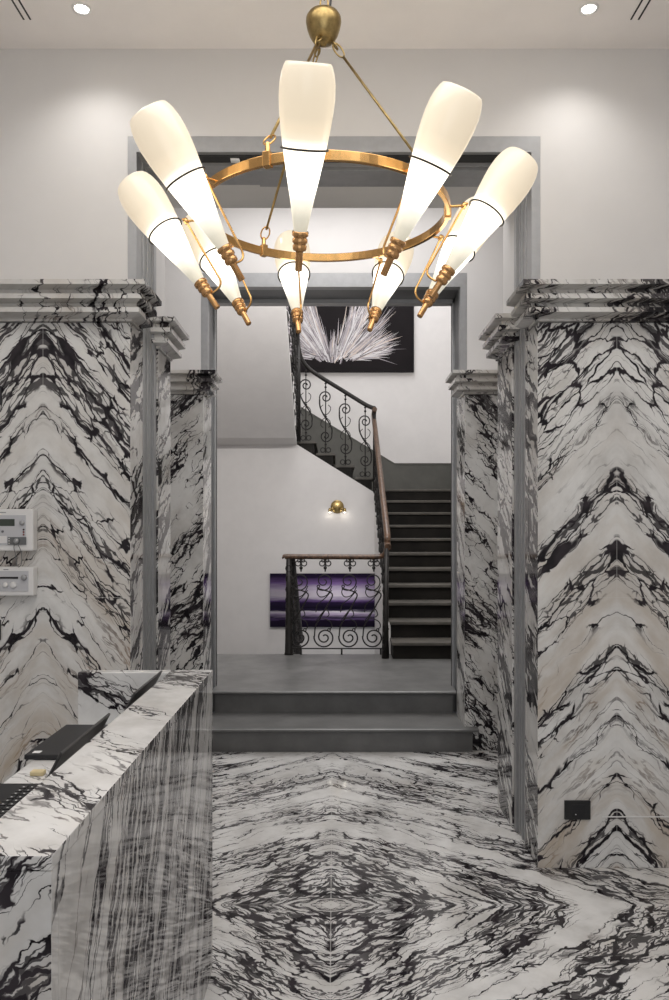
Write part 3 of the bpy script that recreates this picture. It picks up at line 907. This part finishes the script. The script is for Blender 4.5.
mb = MB(); ht = .205
mb.tube([(.0580 * cos(t), .0580 * sin(t), ht) for t in [2 * pi * i / 36 for i in range(36)]], .0027, 6, 0, True)
hoop0 = mb.build('wire_hoop', WIRE, glass0)
# support: hairpin rod running beside the glass on the ring side (local -x), from socket to hoop
mb = MB()
mb.tube(catmull([(-.012, 0, -.048), (-.040, 0, -.046), (-.055, 0, -.030), (-.058, 0, .0), (-.064, 0, .10), (-.070, 0, ht - .015), (-.064, 0, ht)], 6), .0034, 8)
mb.tube(catmull([(-.070, 0, ht - .012), (-.088, 0, ht - .023), (-.110, 0, ht - .037)], 5), .004, 8)
mb.lathe([(.0, -.010), (.008, -.008), (.008, .008), (.0, .010)], 10, 0, (-.071, 0, ht - .012))
rod0 = mb.build('support_rod', BRASS, glass0)
tips = [-11, 30, 74, 111, 152, 196, 230, 266, 318]
tops = [-3, 38, 79, 115, 153, 193, 231, 266, 309]
for i, (ta, tb) in enumerate(zip(tips, tops)):
    tip = az(ta) * .327 + Vector((0, 0, 2.134 - RZ)); top = az(tb) * rtop[i] + Vector((0, 0, 2.535 - RZ))
    zx = (top - tip).normalized(); org = tip + zx * .098
    inward = -az((ta + tb) / 2); xx = -(inward - zx * inward.dot(zx)).normalized(); yy = zx.cross(xx)
    M = Matrix((xx, yy, zx)).transposed().to_4x4(); M.translation = org
    if i == 0: gl = glass0
    else:
        gl = glass0.copy(); C.objects.link(gl)
        for src in (cap0, hoop0, rod0):
            c = src.copy(); C.objects.link(c); c.parent = gl
    gl.parent = ch; gl.matrix_basis = M @ Matrix.Diagonal((1, 1, .965, 1))
    l = bpy.data.lights.new('bulb_glow', 'POINT'); l.energy = 4.4; l.color = (1, .90, .74); l.shadow_soft_size = .03
    lo = bpy.data.objects.new('bulb_glow', l); C.objects.link(lo); lo.location = Vector((CX, CY, RZ)) + org + zx * .33

# ------------------------------------------------------------------ reception desk
DX0, DX1 = -.537, -.400       # ledge
DY0, DY1 = 1.106, 2.576
DT, WT = .988, .815
dk = thing('reception_desk', 'marble reception desk with raised ledge and lower inner work surface', 'desk', (-.6, 1.9, 0))
part(MB().box(DX0, DX1, DY0, DY1, DT - .022, DT, 0, front=1, right=2), 'ledge', [M_DTOP, M_DEND, M_DSIDE], dk, .002)
part(MB().box(DX1 - .03, DX1 - .001, DY0 + .031, DY1 - .001, 0, DT - .0225), 'front_panel', M_DSIDE, dk, .001)
part(MB().box(DX0, DX1 - .001, DY0 + .001, DY0 + .03, 0, DT - .0225, 0, right=1), 'end_panel', [M_DEND, M_DSIDE], dk, .001)
part(MB().box(DX0, DX0 + .02, DY0 + .031, DY1 - .05, WT, DT - .0225), 'inner_panel', M_DSIDE, dk)
part(MB().box(-.832, DX0 - .001, DY1 - .045, DY1, 0, DT), 'return_panel', M_DBACK, dk, .003)
part(MB().box(-.832, DX0 + .019, DY0 + .031, DY1 - .046, WT - .03, WT - .0005), 'work_surface', M_DTOP, dk, .002)
part(MB().box(-.532, DX1 - .0315, DY1 - .05, DY1 - .002, 0, DT - .0225), 'end_panel', M_DEND, dk)
part(MB().box(-.80, DX0 - .03, DY0 + .05, DY0 + .08, 0, WT - .031), 'support_leg', M_DEND, dk)


def laptop(label, y0, y1, xh, xt, sticker):
    t = thing('laptop', label, 'laptop', (xh - .1, (y0 + y1) / 2, WT))
    part(MB().box(xh - .215, xh, y0, y1, WT + .001, WT + .015), 'base', LAP, t, .003)
    kb = MB(); nx, ny = 5, 13
    for i in range(nx):
        for j in range(ny):
            xa = xh - .115 + i * .020; ya = y0 + .018 + j * (y1 - y0 - .036) / ny
            kb.box(xa, xa + .016, ya, ya + (y1 - y0 - .036) / ny * .80, WT + .0151, WT + .0168, 0)
            if True: kb.box(xa + .006, xa + .010, ya + .006, ya + .010, WT + .0169, WT + .0171, 1)
    part(kb, 'keyboard', [BLACK, STICK], t)
    zt = 1.0
    d = Vector((xt - xh, 0, zt - WT - .012)); nrm = Vector((-d.z, 0, d.x)).normalized() * .006
    a = Vector((xh, 0, WT + .014))
    P = []
    for y in (y0, y1): P += [a + Vector((0, y, 0)) - nrm * .5, a + Vector((0, y, 0)) + nrm * .5, a + d + Vector((0, y, 0)) + nrm * .5, a + d + Vector((0, y, 0)) - nrm * .5]
    lid = part(MB().hexa([P[0], P[1], P[2], P[3], P[4], P[5], P[6], P[7]]), 'lid', LAPL, t, .002)
    e = nrm * .62
    sc_ = MB().hexa([a + d * .07 + Vector((0, y0 + .012, 0)) + nrm * .55, a + d * .07 + Vector((0, y0 + .012, 0)) + e, a + d * .94 + Vector((0, y0 + .012, 0)) + e, a + d * .94 + Vector((0, y0 + .012, 0)) + nrm * .55,
                    a + d * .07 + Vector((0, y1 - .012, 0)) + nrm * .55, a + d * .07 + Vector((0, y1 - .012, 0)) + e, a + d * .94 + Vector((0, y1 - .012, 0)) + e, a + d * .94 + Vector((0, y1 - .012, 0)) + nrm * .55])
    s = sc_.build('screen', BLACK); s.parent = lid; s.location = -Vector(t.location)
    mb = MB(); mb.tube([(xh, y0 + .03, WT + .013), (xh, y1 - .03, WT + .013)], .006, 8); part(mb, 'hinge', BLACK, t)
    if sticker:
        part(MB().box(xh - .200, xh - .178, y0 + .018, y0 + .040, WT + .0151, WT + .0154), 'sticker', STICK, t)
    return t


laptop('open black laptop with a small white palm-rest sticker, next to the desk return', 2.150, 2.489, -.640, -.549, True)
laptop('open black laptop with keys showing, at the near end of the desk', 1.570, 1.911, -.640, -.549, False)
tag(MB().box(-.785, -.750, 2.01, 2.035, WT, WT + .012).build('sticky_note_pad', YELLOW, None, .003), 'small pale yellow pad lying between the two laptops', 'note pad')

# ------------------------------------------------------------------ alarm panels on the pier
yp = YF
PX = lambda x: (x - 334) * 3.29 / 780
PZ = lambda y: H + (530 - y) * 3.29 / 780


def rbox(mb, x0, x1, y0, y1, z0, z1, m=0): return mb.box(x0, x1, y0, y1, z0, z1, m)


def knob(root, name, x, z, y, r, mat, h=.01):
    mb = MB(); mb.lathe([(.0, 0), (r, 0), (r, h * .7), (r * .8, h), (.0, h)], 18, 0, (x, y, z), R90); return part(mb, name, mat, root)


a1 = thing('alarm_panel', 'upper white alarm control panel with dark display and hanging key', 'alarm panel', (PX(0), yp, PZ(530)))
xl = PX(36) - .33
mb = MB(); rbox(mb, xl, PX(33), yp - .055, yp - .0005, PZ(551), PZ(509)); part(mb, 'housing', PANELW, a1, .006)
f = part(rbox(MB(), xl + .03, PX(26), yp - .058, yp - .054, PZ(545), PZ(515)), 'fascia', PANELG, a1, .001)
part(rbox(MB(), xl + .06, PX(15), yp - .060, yp - .0575, PZ(526), PZ(519)), 'display', LCD, a1, .001)
part(rbox(MB(), PX(8), PX(27) - .002, yp - .0595, yp - .0575, PZ(545) + .001, PZ(537)), 'key_plate', METALD, a1)
knob(a1, 'knob', PX(22.5), PZ(523), yp - .058, .010, METAL)
knob(a1, 'key_switch', PX(17.5), PZ(541), yp - .0595, .011, METAL, .016)
knob(a1, 'knob', PX(3), PZ(531.5), yp - .058, .005, METALD, .005)
for i in range(3): knob(a1, 'button', PX(24), PZ(529.5 + i * 2.6), yp - .058, .0035, plain('red_button', (.22, .05, .04), .5) if i else WIRE, .004)
part(rbox(MB(), PX(-4), PX(7), yp - .0592, yp - .0575, PZ(543), PZ(536)), 'label_plate', PANELW, a1)
part(rbox(MB(), PX(-10), PX(6), yp - .0557, yp - .0545, PZ(512.8), PZ(512.2)), 'lettering', METALD, a1)
for i in range(3): part(rbox(MB(), PX(9), PX(10), yp - .0602, yp - .0594, PZ(538 + i * 2.4 + 1), PZ(538 + i * 2.4)), 'lettering', PANELW, a1)
mb = MB(); mb.tube(catmull([(PX(16), yp - .070, PZ(543)), (PX(15), yp - .066, PZ(548)), (PX(16), yp - .064, PZ(553)), (PX(17), yp - .062, PZ(562)), (PX(19), yp - .06, PZ(567)), (PX(22), yp - .061, PZ(563)), (PX(22), yp - .063, PZ(552)), (PX(19), yp - .07, PZ(544))], 6), .0016, 6)
part(mb, 'key_cord', METALD, a1)

a2 = thing('alarm_panel', 'lower slim white alarm unit with black strip display and round dials', 'alarm panel', (PX(0), yp, PZ(581)))
mb = MB(); rbox(mb, xl, PX(33), yp - .050, yp - .0005, PZ(596), PZ(567)); part(mb, 'housing', PANELW, a2, .006)
part(rbox(MB(), xl + .03, PX(28), yp - .053, yp - .049, PZ(591.5), PZ(571)), 'fascia', PANELG, a2, .001)
part(rbox(MB(), xl + .05, PX(18), yp - .055, yp - .0525, PZ(578.8), PZ(576.8)), 'display', BLACK, a2)
for x, r in ((-4, .011), (5.5, .011), (13.5, .0135)): knob(a2, 'dial', PX(x), PZ(585), yp - .053, r, PANELW, .008)
knob(a2, 'key_switch', PX(24), PZ(577.5), yp - .053, .012, METAL, .012)
part(rbox(MB(), PX(3), PX(8), yp - .0507, yp - .0495, PZ(570), PZ(569.3)), 'lettering', METALD, a2)

# dark plates at the frame edge
tag(rbox(MB(), PX(-16) * 1.0, -1.4235, yp - .012, yp - .0005, PZ(403), PZ(384)).build('wall_plate', BLACK, None, .002), 'small black plate on the marble high above the alarm panels', 'wall plate')
tag(rbox(MB(), PX(-18) * 1.0, -1.427, yp - .012, yp - .0005, PZ(642), PZ(621)).build('wall_plate', BLACK, None, .002), 'small black plate on the marble below the alarm panels', 'wall plate')

# socket
SX = lambda x: (x - 334) * YF / 780
SZ = lambda y: H + (530 - y) * YF / 780
so = thing('wall_socket', 'black power socket set low in the marble pier', 'socket', (SX(577), YF, SZ(810)))
part(rbox(MB(), SX(564), SX(590), YF - .010, YF - .0005, SZ(819), SZ(800)), 'cover_plate', BLACK, so, .002)
part(rbox(MB(), SX(571), SX(584), YF - .0115, YF - .0095, SZ(816), SZ(804)), 'insert', LAP, so)
for x in (573.5, 577, 580.5): knob(so, 'socket_hole', SX(x), SZ(810), YF - .0115, .003, DARKGAP, .001)
knob(so, 'indicator', SX(575), SZ(813.5), YF - .0115, .0022, STICK, .001)
# flush hatch beside the socket
tag(rbox(MB(), SX(602), SX(690), YF - .0015, YF - .0003, SZ(816), SZ(786)).build('access_hatch', M_PIER_R), 'flush marble hatch with pale lower edge beside the black socket', 'hatch')
tagm = rbox(MB(), SX(602), SX(690), YF - .003, YF - .0004, SZ(817.2), SZ(816.0)).build('edge_strip', PANELW)
tag(tagm, 'thin pale strip under the flush hatch next to the socket', 'strip')

# ------------------------------------------------------------------ ceiling fittings
for s, x in ((-1, -1.045), (1, 1.055)):
    t = thing('downlight', 'small recessed ceiling spotlight ' + ('above the pier with alarm panels' if s < 0 else 'above the pier with the black socket'), 'ceiling light', (x, 3.23, CZ))
    mb = MB(); mb.lathe([(.040, 0), (.040, -.004), (.030, -.005), (.028, .0)], 24, 0, (x, 3.23, CZ)); part(mb, 'bezel', PANELW, t)
    mb = MB(); mb.lathe([(.0, -.0022), (.027, -.002), (.028, -.0005)], 24, 0, (x, 3.23, CZ)); part(mb, 'lamp', LAMPE, t)
    xs = (-1.312, -1.284) if s < 0 else (1.256, 1.288)
    d = thing('air_slot', 'pair of thin dark ventilation slots in the ceiling ' + ('above the alarm panels' if s < 0 else 'above the black socket'), 'vent', (xs[0], 2.8, CZ))
    for xx in xs: part(MB().box(xx - .0035, xx + .0035, 2.2, 3.30, CZ - .002, CZ - .0002), 'slot', DARKGAP, d)
    part(MB().box(xs[0] + .004, xs[1] - .004, 2.2, 3.30, CZ - .001, CZ - .0002), 'strip', CEILP, d)
